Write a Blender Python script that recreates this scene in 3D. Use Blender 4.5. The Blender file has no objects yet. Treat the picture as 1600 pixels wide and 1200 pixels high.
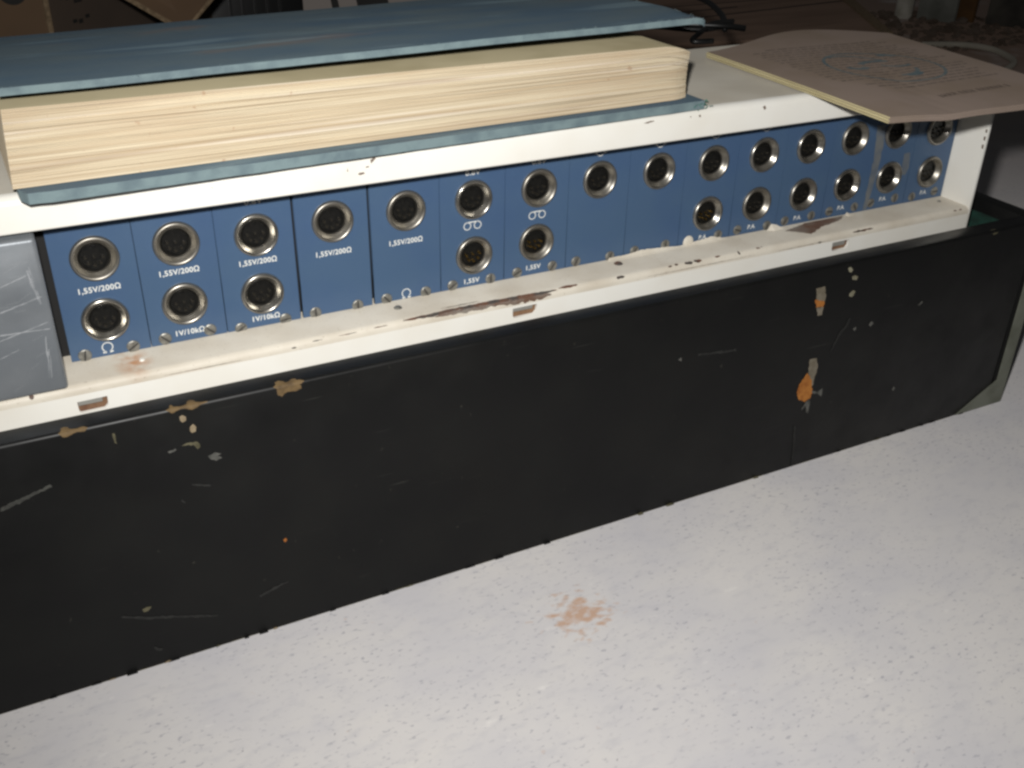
import bpy, bmesh, math, random
from mathutils import Matrix, Vector, noise
random.seed(7)
S = bpy.context.scene
COL = S.collection
ZF = 149.6                                   # height of the socket row above the floor, mm

# ---------------------------------------------------------------- camera, world, light
cam_d = bpy.data.cameras.new('camera')
cam_d.sensor_width = 36.0
cam_d.lens = 36.0
cam_d.clip_start = 0.01
cam_d.clip_end = 50
cam = bpy.data.objects.new('camera', cam_d)
COL.objects.link(cam)
RC = [[0.89007, -0.455489, 0.017463], [-0.212291, -0.44813, -0.868396], [0.40337, 0.769226, -0.495564]]
CPOS = [-21.979, -348.722, 136.468]
right, down, fwd = Vector(RC[0]), Vector(RC[1]), Vector(RC[2])
mw = Matrix.Identity(4)
for i in range(3):
    mw[i][0] = right[i]; mw[i][1] = -down[i]; mw[i][2] = -fwd[i]
mw[0][3], mw[1][3], mw[2][3] = CPOS[0]/1000, CPOS[1]/1000, (CPOS[2]+ZF)/1000
cam.matrix_world = mw
S.camera = cam

W = bpy.data.worlds.new('World')
S.world = W
W.use_nodes = True
W.node_tree.nodes['Background'].inputs[0].default_value = (0.95, 0.97, 1.0, 1)
W.node_tree.nodes['Background'].inputs[1].default_value = 0.026

S.view_settings.view_transform = 'Standard'
S.view_settings.look = 'None'
S.view_settings.exposure = 0
S.view_settings.gamma = 1
S.cycles.pixel_filter_type = 'BLACKMAN_HARRIS'
S.cycles.filter_width = 2.7

# the camera's own flash, a little above and left of the lens
fl = bpy.data.lights.new('flash', 'SPOT')
fl.energy = 7.9
fl.color = (1.0, 0.985, 0.96)
fl.shadow_soft_size = 0.006
fl.spot_size = math.radians(122)
fl.spot_blend = 1.0
flash = bpy.data.objects.new('flash', fl)
COL.objects.link(flash)
fpos = Vector((CPOS[0], CPOS[1], CPOS[2]+ZF))/1000 - right*0.011 - down*0.027
aim = Vector((190, -40, ZF-30))/1000
flash.location = fpos
flash.rotation_euler = (aim-fpos).to_track_quat('-Z', 'Y').to_euler()

# ---------------------------------------------------------------- helpers
def P(x, y, z): return Vector((x/1000, y/1000, (z+ZF)/1000))

def srgb(h):
    o = []
    for i in (0, 2, 4):
        c = int(h[i:i+2], 16)/255
        o.append(c/12.92 if c <= 0.04045 else ((c+0.055)/1.055)**2.4)
    return (o[0], o[1], o[2], 1)

def mat(name, col, rough=0.5, metal=0.0, spec=0.5, var=None, vscale=60, vstretch=(1, 1, 1), bump=0.0, bscale=400, bstretch=(1, 1, 1),
        rvar=0.0, drough=0.3, vlo=0.4, vhi=0.65):
    m = bpy.data.materials.new(name)
    m.use_nodes = True
    nt = m.node_tree; N = nt.nodes; L = nt.links
    b = N['Principled BSDF']
    b.inputs['Roughness'].default_value = rough
    b.inputs['Metallic'].default_value = metal
    b.inputs['Specular IOR Level'].default_value = spec
    c = col if len(col) == 4 else (*col, 1)
    b.inputs['Base Color'].default_value = c
    b.inputs['Diffuse Roughness'].default_value = drough
    tc = N.new('ShaderNodeTexCoord')
    def noi(scale, stretch, detail=4):
        mp = N.new('ShaderNodeMapping'); mp.inputs['Scale'].default_value = stretch
        L.new(tc.outputs['Object'], mp.inputs[0])
        n = N.new('ShaderNodeTexNoise'); n.inputs['Scale'].default_value = scale
        n.inputs['Detail'].default_value = detail
        L.new(mp.outputs[0], n.inputs['Vector'])
        return n
    if var is not None:
        n = noi(vscale, vstretch)
        mr = N.new('ShaderNodeMapRange'); mr.inputs[1].default_value = vlo; mr.inputs[2].default_value = vhi
        L.new(n.outputs[0], mr.inputs[0])
        mx = N.new('ShaderNodeMix'); mx.data_type = 'RGBA'
        mx.inputs[6].default_value = c
        mx.inputs[7].default_value = var if len(var) == 4 else (*var, 1)
        L.new(mr.outputs[0], mx.inputs[0])
        L.new(mx.outputs[2], b.inputs['Base Color'])
    if rvar:
        n = noi(vscale*2.3, vstretch)
        mr = N.new('ShaderNodeMapRange'); mr.inputs[1].default_value = 0.3; mr.inputs[2].default_value = 0.7
        mr.inputs[3].default_value = rough-rvar; mr.inputs[4].default_value = rough+rvar
        L.new(n.outputs[0], mr.inputs[0]); L.new(mr.outputs[0], b.inputs['Roughness'])
    if bump:
        n = noi(bscale, bstretch, 6)
        bp = N.new('ShaderNodeBump'); bp.inputs['Strength'].default_value = bump
        bp.inputs['Distance'].default_value = 0.0004
        L.new(n.outputs[0], bp.inputs['Height']); L.new(bp.outputs[0], b.inputs['Normal'])
    return m

class NB:
    """add nodes to an existing material"""
    def __init__(s, m): s.m = m; s.nt = m.node_tree; s.N = s.nt.nodes; s.L = s.nt.links; s.b = s.N['Principled BSDF']
    def new(s, t, **k):
        n = s.N.new(t)
        for a, v in k.items(): setattr(n, a, v)
        return n
    def base(s):
        l = s.b.inputs['Base Color'].links
        if l: return l[0].from_socket
        r = s.N.new('ShaderNodeRGB'); r.outputs[0].default_value = s.b.inputs['Base Color'].default_value
        return r.outputs[0]
    def over(s, fac, col):
        src = s.base()
        mx = s.N.new('ShaderNodeMix'); mx.data_type = 'RGBA'
        s.L.new(src, mx.inputs[6]); mx.inputs[7].default_value = col
        s.L.new(fac, mx.inputs[0]); s.L.new(mx.outputs[2], s.b.inputs['Base Color'])
    def noise(s, scale, stretch=(1, 1, 1), detail=4, off=(0, 0, 0), rot=(0, 0, 0)):
        tc = s.N.new('ShaderNodeTexCoord'); mp = s.N.new('ShaderNodeMapping')
        mp.inputs['Scale'].default_value = stretch; mp.inputs['Location'].default_value = off; mp.inputs['Rotation'].default_value = rot
        s.L.new(tc.outputs['Object'], mp.inputs[0])
        n = s.N.new('ShaderNodeTexNoise'); n.inputs['Scale'].default_value = scale; n.inputs['Detail'].default_value = detail
        s.L.new(mp.outputs[0], n.inputs['Vector']); return n.outputs[0]
    def rng(s, v, a, b, c=0, d=1):
        mr = s.N.new('ShaderNodeMapRange')
        for i, q in enumerate((a, b, c, d)): mr.inputs[i+1].default_value = q
        s.L.new(v, mr.inputs[0]); return mr.outputs[0]
    def mth(s, op, a, b):
        n = s.N.new('ShaderNodeMath'); n.operation = op
        for i, q in enumerate((a, b)):
            if isinstance(q, (int, float)): n.inputs[i].default_value = q
            else: s.L.new(q, n.inputs[i])
        return n.outputs[0]
    def blob(s, centre, scale, r0, r1):
        """soft blob in object space (metres): 1 at the centre"""
        tc = s.N.new('ShaderNodeTexCoord')
        sub = s.N.new('ShaderNodeVectorMath'); sub.operation = 'SUBTRACT'; sub.inputs[1].default_value = centre
        s.L.new(tc.outputs['Object'], sub.inputs[0])
        ml = s.N.new('ShaderNodeVectorMath'); ml.operation = 'MULTIPLY'; ml.inputs[1].default_value = scale
        s.L.new(sub.outputs[0], ml.inputs[0])
        ln = s.N.new('ShaderNodeVectorMath'); ln.operation = 'LENGTH'
        s.L.new(ml.outputs[0], ln.inputs[0])
        return s.rng(ln.outputs['Value'], r1, r0)

def link(name, me, m=None, parent=None, smooth=False):
    o = bpy.data.objects.new(name, me)
    COL.objects.link(o)
    if m is not None:
        for q in (m if isinstance(m, list) else [m]): me.materials.append(q)
    if parent is not None:
        o.parent = parent
        o.matrix_parent_inverse = Matrix.Identity(4)
        o.location = -world_loc(parent)
    if smooth:
        for p in me.polygons: p.use_smooth = True
    return o

def world_loc(o):
    v = o.location.copy()
    while o.parent is not None:
        o = o.parent; v += o.location
    return v

def thing(name, label, cat, loc=(0, 0, -ZF), group=None):
    o = bpy.data.objects.new(name, None)
    COL.objects.link(o)
    o.location = P(*loc); o.empty_display_size = 0.02
    o['label'] = label; o['category'] = cat
    if group: o['group'] = group
    return o

def tag(o, label, cat, group=None):
    o['label'] = label; o['category'] = cat
    if group: o['group'] = group
    return o

def bm_obj(name, bm, m, parent=None, smooth=False, angle=None):
    bmesh.ops.recalc_face_normals(bm, faces=bm.faces)
    me = bpy.data.meshes.new(name); bm.to_mesh(me); bm.free()
    o = link(name, me, m, parent, smooth)
    if angle is not None:
        for p in me.polygons: p.use_smooth = True
        me.set_sharp_from_angle(angle=math.radians(angle))
    return o

def box(bm, x0, x1, y0, y1, z0, z1, bevel=0, seg=2):
    r = bmesh.ops.create_cube(bm, size=1)
    for v in r['verts']:
        v.co = P(x0+(v.co.x+.5)*(x1-x0), y0+(v.co.y+.5)*(y1-y0), z0+(v.co.z+.5)*(z1-z0))
    if bevel:
        es = list({e for v in r['verts'] for e in v.link_edges})
        bmesh.ops.bevel(bm, geom=es, offset=bevel/1000, segments=seg, affect='EDGES', profile=0.5)

def poly(bm, pts, mi=0):
    f = bm.faces.new([bm.verts.new(p) for p in pts]); f.material_index = mi; return f

def extrude_poly(bm, pts, vec):
    """closed prism from a polygon (list of Vector) pushed by vec"""
    a = [bm.verts.new(p) for p in pts]; b = [bm.verts.new(p+vec) for p in pts]
    n = len(pts)
    bm.faces.new(a); bm.faces.new(list(reversed(b)))
    for i in range(n): bm.faces.new((a[i], b[i], b[(i+1) % n], a[(i+1) % n]))

def sweep(bm, prof, x0, x1, closed=False, nx=1):
    """profile of (y,z) swept along x"""
    rows = []
    for k in range(nx+1):
        x = x0+(x1-x0)*k/nx
        rows.append([bm.verts.new(P(x, y, z)) for y, z in prof])
    n = len(prof)
    for k in range(nx):
        for i in range(n if closed else n-1):
            j = (i+1) % n
            bm.faces.new((rows[k][i], rows[k][j], rows[k+1][j], rows[k+1][i]))
    if closed:
        bm.faces.new(rows[0]); bm.faces.new(list(reversed(rows[-1])))

def ragged(pts, amt=0.35, step=1.2):
    out = []
    n = len(pts)
    for i in range(n):
        a = Vector((*pts[i], 0)); b = Vector((*pts[(i+1) % n], 0))
        k = max(1, int((b-a).length/step))
        for j in range(k):
            p = a+(b-a)*j/k
            d = (b-a).normalized()
            nr = Vector((-d.y, d.x, 0))
            p = p+nr*random.uniform(-amt, amt)*min(1, (b-a).length/3)
            out.append((p.x, p.y))
    return out

def tube(bm, pts, r, seg=8):
    pts = [Vector(p) for p in pts]
    rings = []
    for i, p in enumerate(pts):
        d = (pts[min(i+1, len(pts)-1)]-pts[max(i-1, 0)]).normalized()
        u = d.orthogonal().normalized() if i == 0 else (u-d*u.dot(d)).normalized()
        w = d.cross(u)
        rings.append([bm.verts.new(p+(u*math.cos(2*math.pi*k/seg)+w*math.sin(2*math.pi*k/seg))*r/1000) for k in range(seg)])
    for a, b in zip(rings, rings[1:]):
        for k in range(seg):
            bm.faces.new((a[k], a[(k+1) % seg], b[(k+1) % seg], b[k]))
    bm.faces.new(rings[0]); bm.faces.new(list(reversed(rings[-1])))

def smooth_path(pts, n=8):
    out = []
    q = [Vector(p) for p in pts]
    q = [q[0]*2-q[1]]+q+[q[-1]*2-q[-2]]
    for i in range(1, len(q)-2):
        for k in range(n):
            t = k/n
            a, b, c, d = q[i-1:i+3]
            out.append(0.5*((2*b)+(c-a)*t+(2*a-5*b+4*c-d)*t*t+(-a+3*b-3*c+d)*t**3))
    out.append(q[-2])
    return out

def lathe(prof, seg=40):
    """profile (r, out) turned about the -Y axis, facing the camera side; local mm"""
    bm = bmesh.new()
    rows = []
    for r, o in prof:
        rows.append([bm.verts.new(Vector((r*math.cos(2*math.pi*k/seg), -o, r*math.sin(2*math.pi*k/seg)))/1000) for k in range(seg)])
    for a, b in zip(rows, rows[1:]):
        for k in range(seg):
            bm.faces.new((a[k], a[(k+1) % seg], b[(k+1) % seg], b[k]))
    return bm, rows

def mesh_from(bm, name):
    bmesh.ops.recalc_face_normals(bm, faces=bm.faces)
    me = bpy.data.meshes.new(name); bm.to_mesh(me); bm.free(); return me

def place(name, me, parent, x, y, z, rot=(0, 0, 0)):
    o = bpy.data.objects.new(name, me); COL.objects.link(o)
    o.parent = parent; o.location = P(x, y, z)-world_loc(parent); o.rotation_euler = rot
    return o

# ---------------------------------------------------------------- materials
M = {}
M['white_paint'] = mat('white_paint', srgb('ECEAE3'), 0.38, var=srgb('E6E2D8'), vscale=25, bump=0.05, bscale=500)
M['shelf_paint'] = mat('shelf_paint', srgb('DDD6C8'), 0.55, var=srgb('CFC6B6'), vscale=45, bump=0.10, bscale=600)
nb = NB(M['shelf_paint'])
st = nb.mth('MULTIPLY', nb.blob((0.0062, -0.008, ZF/1000-0.0372), (1, 0.6, 1), 0.001, 0.0075), nb.rng(nb.noise(260), 0.35, 0.6))
nb.over(nb.mth('MULTIPLY', st, 0.75), srgb('B9773A'))
sp = nb.rng(nb.noise(900, detail=2), 0.66, 0.72)
nb.over(nb.mth('MULTIPLY', sp, 0.35), srgb('8C7C66'))
M['grey_top'] = mat('grey_top', srgb('CFC9BC'), 0.5, var=srgb('C3BCAE'), vscale=30, bump=0.08, bscale=500)
M['bare'] = mat('bare_metal_primer', srgb('6A4A3A'), 0.6, var=srgb('4C4642'), vscale=160, bump=0.4, bscale=900, vlo=0.42, vhi=0.58)
M['bare_grey'] = mat('bare_grey_primer', srgb('857C72'), 0.6, var=srgb('6B5141'), vscale=120, bump=0.3, bscale=900)
M['blue'] = mat('blue_panel_paint', srgb('48607C'), 0.36, var=srgb('445C7C'), vscale=35, bump=0.05, bscale=1500, rvar=0.05)
M['white_print'] = mat('white_print', srgb('E8E8E2'), 0.6, var=srgb('C4C8CA'), vscale=200, vlo=.6, vhi=.85)
M['chrome'] = mat('nickel_ring', srgb('B9B5AD'), 0.32, metal=0.92, var=srgb('9C988F'), vscale=220, rvar=0.05)
nb = NB(M['chrome'])
oi = nb.new('ShaderNodeObjectInfo')
nb.over(nb.rng(oi.outputs['Random'], .2, 1, 0, .55), srgb('857F74'))
nb.L.new(nb.rng(oi.outputs['Random'], 0, 1, .25, .42), nb.b.inputs['Roughness'])
M['insert'] = mat('black_insert', srgb('0F0F0E'), 0.30, var=srgb('1B1A17'), vscale=700, bump=0.5, bscale=1100)
M['pin'] = mat('dull_contact', srgb('4A463E'), 0.4, metal=0.8)
M['gold_pin'] = mat('gold_contact', srgb('B08F4E'), 0.3, metal=1.0)
M['screw'] = mat('screw_steel', srgb('94928A'), 0.45, metal=0.5, var=srgb('6E6B64'), vscale=500)
M['slot'] = mat('screw_slot', srgb('2A2826'), 0.7)
M['alu'] = mat('scratched_aluminium', srgb('92969A'), 0.40, metal=0.45, var=srgb('83888D'), vscale=30, vstretch=(1, 1, 1.5), bump=0.08, bscale=500, bstretch=(6, 1, 0.6), rvar=0.08)
M['alu_scratch'] = mat('aluminium_scratch', srgb('A2A5A8'), 0.6, metal=0.2)
M['dark'] = mat('dark_interior', srgb('1A1918'), 0.8)
M['black'] = mat('black_case_lacquer', srgb('131313'), 0.42, spec=0.32, var=srgb('171716'), vscale=30, bump=0.10, bscale=260, rvar=0.06)
nb = NB(M['black'])
dust = nb.mth('MULTIPLY', nb.rng(nb.noise(330, (1, 1, 0.8), 3), 0.71, 0.77), nb.rng(nb.noise(40), 0.45, 0.6))
nb.over(nb.mth('MULTIPLY', dust, 0.10), srgb('8A8778'))
scr = nb.mth('MULTIPLY', nb.rng(nb.noise(90, (0.35, 1, 7), 2, rot=(0, 0.35, 0)), 0.70, 0.76), nb.rng(nb.noise(22, off=(3, 1, 2)), 0.5, 0.62))
nb.over(nb.mth('MULTIPLY', scr, 0.06), srgb('9A9A90'))
M['felt'] = mat('green_felt', srgb('163A30'), 0.95, var=srgb('102A22'), vscale=300, bump=0.5, bscale=1500)
M['trim'] = mat('grey_edge_trim', srgb('74766B'), 0.5, var=srgb('626458'), vscale=70, bump=0.1)
for k, a, b_ in (('tan', '93846B', '786850'), ('brown_tan', '6E5939', '55432A'), ('olive', '5E5944', '47432F'), ('grey', '5E5D58', '40403C'),
                 ('grey_tan', '7E7668', '6B6353'), ('orange', 'AF7233', '965A24'), ('faint', '282826', '1B1B1A'), ('pale', '8A8672', '6F6A56'), ('scratch', '464641', '2C2C29')):
    M[k] = mat('worn_'+k, srgb(a), 0.75, var=srgb(b_), vscale=300, bump=0.5, bscale=900)
M['cloth'] = mat('blue_book_cloth', srgb('586870'), 0.72, var=srgb('4B6070'), vscale=18, vstretch=(1, 2.5, 1), bump=0.55, bscale=2200)
nb = NB(M['cloth'])
nb.over(nb.mth('MULTIPLY', nb.rng(nb.noise(14, (1, 2, 1), 5, off=(2, 1, 0)), 0.60, 0.72), 0.6), srgb('7A6659'))
nb.over(nb.mth('MULTIPLY', nb.rng(nb.noise(12, (1, 6, 1), 4, off=(5, 3, 0), rot=(0, 0, 0.08)), 0.60, 0.70), 0.30), srgb('93AAB0'))
M['cloth_edge'] = mat('worn_book_cloth_edge', srgb('75878A'), 0.75, var=srgb('627379'), vscale=140, bump=0.6, bscale=1800)  # cover edges, paler than the cloth on the faces
M['cloth_green'] = mat('frayed_green_cloth', srgb('3F7C6B'), 0.9, var=srgb('2E5A50'), vscale=500, bump=0.6)
M['flyleaf'] = mat('flyleaf_paper', srgb('BDB190'), 0.75, var=srgb('AFA382'), vscale=35, bump=0.1)
M['paper'] = mat('cream_paper', srgb('8F7F74'), 0.8, var=srgb('877769'), vscale=30, bump=0.05)
M['paper_edge'] = mat('yellowed_paper_edge', srgb('C4B98F'), 0.8, var=srgb('B5A97E'), vscale=300, vstretch=(0.2, 0.2, 5))
M['ink_teal'] = mat('teal_ink', srgb('56666B'), 0.8, var=srgb('6F7371'), vscale=160, vlo=0.35, vhi=0.7)
M['ink_grey'] = mat('grey_ink', srgb('62574F'), 0.8, var=srgb('7A6D64'), vscale=260, vlo=0.35, vhi=0.65)
M['ink_dark'] = mat('dark_ink', srgb('5C5048'), 0.8)
M['cable'] = mat('black_cable_rubber', srgb('141414'), 0.45)
M['pale_cable'] = mat('pale_cable_sheath', srgb('B5AE9F'), 0.5)
M['card'] = mat('brown_cardboard', srgb('5C4732'), 0.85, var=srgb('503D2B'), vscale=12, bump=0.15, bscale=300, bstretch=(1, 1, 6))
M['card_dark'] = mat('dull_cardboard', srgb('463A30'), 0.85, var=srgb('3C322A'), vscale=12, bump=0.15, bscale=300)  # darker copy of the cardboard: shade of the receding sides put into the colour
M['card_edge'] = mat('cardboard_cut_edge', srgb('7D6A52'), 0.9, var=srgb('5F4F3A'), vscale=400)
M['card_ink'] = mat('black_carton_ink', srgb('171512'), 0.8)
M['sheet'] = mat('white_sheet', srgb('8A827C'), 0.8)
M['plastic'] = mat('black_plastic', srgb('121212'), 0.4)
M['grey_board'] = mat('grey_board', srgb('8C8C84'), 0.8, var=srgb('6F6F67'), vscale=25)
M['rust_board'] = mat('rusty_board', srgb('6E4E2A'), 0.85, var=srgb('543B20'), vscale=20)
M['post'] = mat('pale_post', srgb('CFCABE'), 0.7, var=srgb('A8A294'), vscale=30)
M['rubble'] = mat('dry_rubble', srgb('75665A'), 0.95, var=srgb('5C4D40'), vscale=40, bump=0.6)

# page edges: many thin leaves, some darker or browner than others
m = mat('page_edges', srgb('D0C3A9'), 0.85)
nb = NB(m)
n1 = nb.noise(260, (0.02, 0.02, 2.4), 3)
nb.over(nb.rng(n1, 0.44, 0.62), srgb('C4B397'))
n2 = nb.noise(620, (0.012, 0.012, 2.0), 3, off=(1, 2, 3))
nb.over(nb.mth('MULTIPLY', nb.rng(n2, 0.52, 0.66), 0.75), srgb('BBAB90'))
n3 = nb.noise(300, (0.02, 0.02, 2.0), 2, off=(7, 2, 5))
nb.over(nb.mth('MULTIPLY', nb.rng(n3, 0.58, 0.68), 0.8), srgb('DAD0BF'))
n4 = nb.noise(120, (0.05, 0.05, 1.6), 4, off=(3, 9, 1))
nb.over(nb.mth('MULTIPLY', nb.rng(n4, 0.62, 0.72), 0.55), srgb('937760'))
n5 = nb.noise(260, (1, 1, 1), 3, off=(3, 4, 1))
nb.over(nb.mth('MULTIPLY', nb.rng(n5, 0.70, 0.75), 0.5), srgb('A3785A'))
n6 = nb.noise(900, (0.01, 0.01, 2.2), 2, off=(4, 4, 4))
nb.over(nb.mth('MULTIPLY', nb.rng(n6, 0.50, 0.62), 0.38), srgb('A08B6E'))
n7 = nb.noise(24, (1, 1, 2.5), 5, off=(1, 7, 2))
nb.over(nb.mth('MULTIPLY', nb.rng(n7, 0.50, 0.70), 0.35), srgb('BEA78A'))
M['pages'] = m

# floor: white-washed, speckled, with a brown stain and dirt further back
m = mat('whitewashed_floor', srgb('C4C1BF'), 0.6, var=srgb('BAB8BA'), vscale=14, bump=0.16, bscale=260, drough=1.0)
nb = NB(m)
nb.over(nb.mth('MULTIPLY', nb.rng(nb.noise(30, (0.8, 2.2, 1), 5, rot=(0, 0, -0.25)), 0.50, 0.70), 0.22), srgb('CCC8C1'))
nb.over(nb.mth('MULTIPLY', nb.rng(nb.noise(160, (0.7, 1.6, 1), 5, rot=(0, 0, -0.25)), 0.52, 0.72), 0.34), srgb('A9A8AD'))
spk = nb.mth('MULTIPLY', nb.rng(nb.noise(520, (0.7, 1.3, 1), 2, rot=(0, 0, -0.25)), 0.60, 0.69), nb.rng(nb.noise(26, off=(2, 2, 0)), 0.32, 0.58))
nb.over(nb.mth('MULTIPLY', spk, 0.46), srgb('7A7B86'))
spk = nb.mth('MULTIPLY', nb.rng(nb.noise(300, (1, 1, 1), 2, off=(4, 4, 0)), 0.74, 0.78), nb.rng(nb.noise(25, off=(1, 0, 0)), 0.40, 0.6))
nb.over(nb.mth('MULTIPLY', spk, 0.8), srgb('55555E'))
spk = nb.rng(nb.noise(60, (1, 2.2, 1), 4, off=(9, 4, 0), rot=(0, 0, -0.3)), 0.68, 0.78)
nb.over(nb.mth('MULTIPLY', spk, 0.45), srgb('DEDBD6'))
stn = nb.rng(nb.mth('ADD', nb.mth('MULTIPLY', nb.blob((0.150, -0.083, 0), (1, 1.1, 1), 0.0, 0.024), .42), nb.noise(170, (1, 1.6, 1), 6, rot=(0, 0, 0.7), off=(.3, 0, 0))), 0.70, 0.90)
nb.over(nb.mth('MULTIPLY', stn, 0.75), srgb('B08A6C'))
dirt = nb.mth('MULTIPLY', nb.blob((1.45, .85, 0), (1, 1, 1), 0.35, 1.05), nb.rng(nb.noise(9, detail=6), 0.15, 0.42))
nb.over(nb.mth('MULTIPLY', dirt, 0.9), srgb('7D6350'))
M['floor'] = m

# ---------------------------------------------------------------- setting
bm = bmesh.new()
poly(bm, [P(-3000, -2500, -ZF), P(4500, -2500, -ZF), P(4500, 5000, -ZF), P(-3000, 5000, -ZF)])
fl_o = bm_obj('floor', bm, M['floor'])
fl_o['kind'] = 'structure'

# ---------------------------------------------------------------- the marks left by wear (mm on their surfaces)
BOARD_MARKS = [('tan', [(15.0, -45.5), (16.1, -45.1), (17.0, -46.1), (17.0, -47.6), (15.7, -48.0), (15.0, -47.1)]), ('tan', [(17.7, -50.3), (19.1, -49.4), (20.0, -51.0), (19.5, -52.6), (18.2, -52.8), (17.5, -51.8)]), ('olive', [(14.0, -56.8), (17.1, -56.4), (19.8, -56.9), (20.2, -59.1), (19.0, -59.8), (18.0, -57.7)]), ('grey', [(9.2, -58.0), (12.0, -57.3), (12.3, -58.2), (9.9, -58.8)]), ('grey', [(22.2, -63.4), (24.5, -62.7), (26.9, -63.6), (25.5, -64.3), (26.9, -65.5), (24.8, -66.0), (23.1, -65.2)]), ('scratch', [(-44.1, -64.2), (-38.2, -62.8), (-32.5, -61.3), (-28.4, -60.0), (-27.8, -61.0), (-32.3, -62.4), (-37.7, -64.3), (-44.4, -65.7)]), ('olive', [(-6.7, -46.2), (-5.9, -46.4), (-6.1, -48.4), (-5.8, -50.5), (-6.7, -50.0)]), ('grey_tan', [(294.0, -51.5), (299.4, -51.9), (300.8, -56.6), (300.6, -59.5), (295.4, -58.1)]), ('orange', [(294.5, -57.3), (300.6, -59.1), (300.5, -62.3), (296.2, -61.5)]), ('grey_tan', [(296.5, -61.5), (300.5, -62.3), (300.6, -66.2), (297.9, -66.0)]), ('grey_tan', [(298.1, -89.0), (302.4, -89.0), (304.1, -93.1), (303.6, -98.2), (303.3, -104.1), (299.8, -102.5), (298.8, -96.0)]), ('orange', [(298.4, -95.9), (302.0, -101.7), (303.6, -107.7), (302.8, -111.1), (299.9, -112.5), (295.4, -109.9), (293.7, -105.6), (294.1, -101.5)]), ('grey', [(303.1, -106.9), (306.6, -108.5), (309.9, -107.1), (310.1, -109.7), (310.2, -112.2), (307.7, -109.8), (303.8, -108.5)]), ('grey', [(300.3, -112.6), (302.1, -111.6), (303.6, -113.4), (303.4, -119.9), (302.0, -118.8), (301.2, -115.0), (298.4, -116.8)]), ('faint', [(318.1, -71.5), (316.7, -75.5), (313.4, -78.2), (311.7, -82.9), (310.0, -87.6), (311.2, -87.5), (312.9, -82.8), (314.8, -79.2), (318.0, -75.8), (319.5, -72.1)]), ('pale', [(311.4, -45.0), (313.3, -44.7), (314.8, -46.3), (314.0, -47.7), (312.3, -47.1)]), ('pale', [(314.9, -49.7), (316.7, -49.4), (318.9, -50.5), (318.2, -52.3), (315.7, -51.5)]), ('pale', [(315.3, -58.2), (317.8, -57.0), (318.9, -58.2), (317.5, -60.5), (315.7, -59.8)]), ('grey', [(332.1, -77.8), (333.4, -76.3), (335.3, -77.4), (333.8, -79.5)]), ('grey', [(362.6, -73.4), (365.1, -71.9), (365.8, -72.7), (364.1, -74.4)]), ('grey', [(358.4, -119.8), (359.2, -118.2), (360.5, -119.6), (359.6, -121.3)]), ('grey', [(322.1, -78.0), (323.8, -77.0), (324.5, -78.2), (323.6, -79.4)]), ('faint', [(231.5, -70.5), (242.0, -71.9), (252.6, -73.1), (252.8, -74.0), (242.1, -73.2), (231.6, -71.5)]), ('grey', [(221.1, -71.3), (223.0, -70.5), (223.0, -72.6)]), ('orange', [(44.6, -107.8), (45.6, -107.3), (46.2, -108.4), (45.4, -109.3)]), ('olive', [(-8.9, -121.3), (-7.0, -120.8), (-5.5, -121.1), (-6.9, -122.7), (-8.7, -122.9)]), ('faint', [(-16.1, -121.5), (-7.7, -125.2), (3.2, -129.0), (16.8, -134.1), (16.7, -135.0), (3.1, -130.1), (-7.9, -126.4), (-16.2, -122.4)]), ('faint', [(-7.7, -140.0), (-4.5, -142.3), (-5.4, -143.3), (-7.4, -141.4)]), ('faint', [(33.1, -130.8), (38.3, -129.0), (44.7, -127.9), (44.9, -128.6), (38.9, -130.2), (33.5, -132.0)]), ('faint', [(295.6, -124.7), (296.8, -125.1), (298.7, -138.6), (299.4, -150.2), (298.5, -150.0), (297.4, -138.2)]), ('faint', [(15.5, -73.0), (21.8, -75.7), (21.7, -76.3), (15.4, -73.7)]), ('faint', [(11.2, -78.5), (12.3, -79.9), (11.8, -80.6), (10.9, -79.2)]), ('olive', [(403.0, -42.3), (406.3, -41.5), (408.6, -42.9), (407.3, -44.3), (404.4, -43.9)]), ('olive', [(304.1, -37.8), (309.8, -38.2), (312.1, -39.8), (307.7, -40.3), (304.8, -39.5)]), ('olive', [(317.9, -39.9), (323.7, -40.0), (325.3, -41.5), (320.2, -41.6)]), ('grey', [(113.7, -40.8), (115.6, -39.9), (116.1, -40.8), (114.5, -41.8)]), ('grey', [(237.5, -41.3), (238.8, -41.0), (239.0, -42.2)])]
BOTTOM_FRAYS = [-44.3, -29.3, -23.8, -16.8, -3.7, 15.1, 26.2, 37.6, 61.2, 94.6, 136.4, 209.3, 276.5, 330.0, 356.2, 374.3, 388.0]
REAR_FILM = [(206.6, -34.3), (214.8, -34.5), (223.1, -33.5), (236.8, -34.3), (245.5, -35.1), (252.5, -34.4), (261.3, -33.4), (270.6, -35.5), (279.9, -35.8), (289.2, -35.7), (297.5, -35.4), (300.0, -36.5), (305.3, -39.9), (311.3, -40.2)]
BARE_SHELF = [(300.9, -4.9), (307.8, -3.5), (319.2, -0.3), (330.8, 0.1), (341.9, 1.9), (340.8, -1.5), (336.2, -4.3), (328.8, -6.6), (321.6, -7.9), (315.6, -10.7), (310.0, -13.5), (307.8, -10.7), (304.5, -7.4)]
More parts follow.
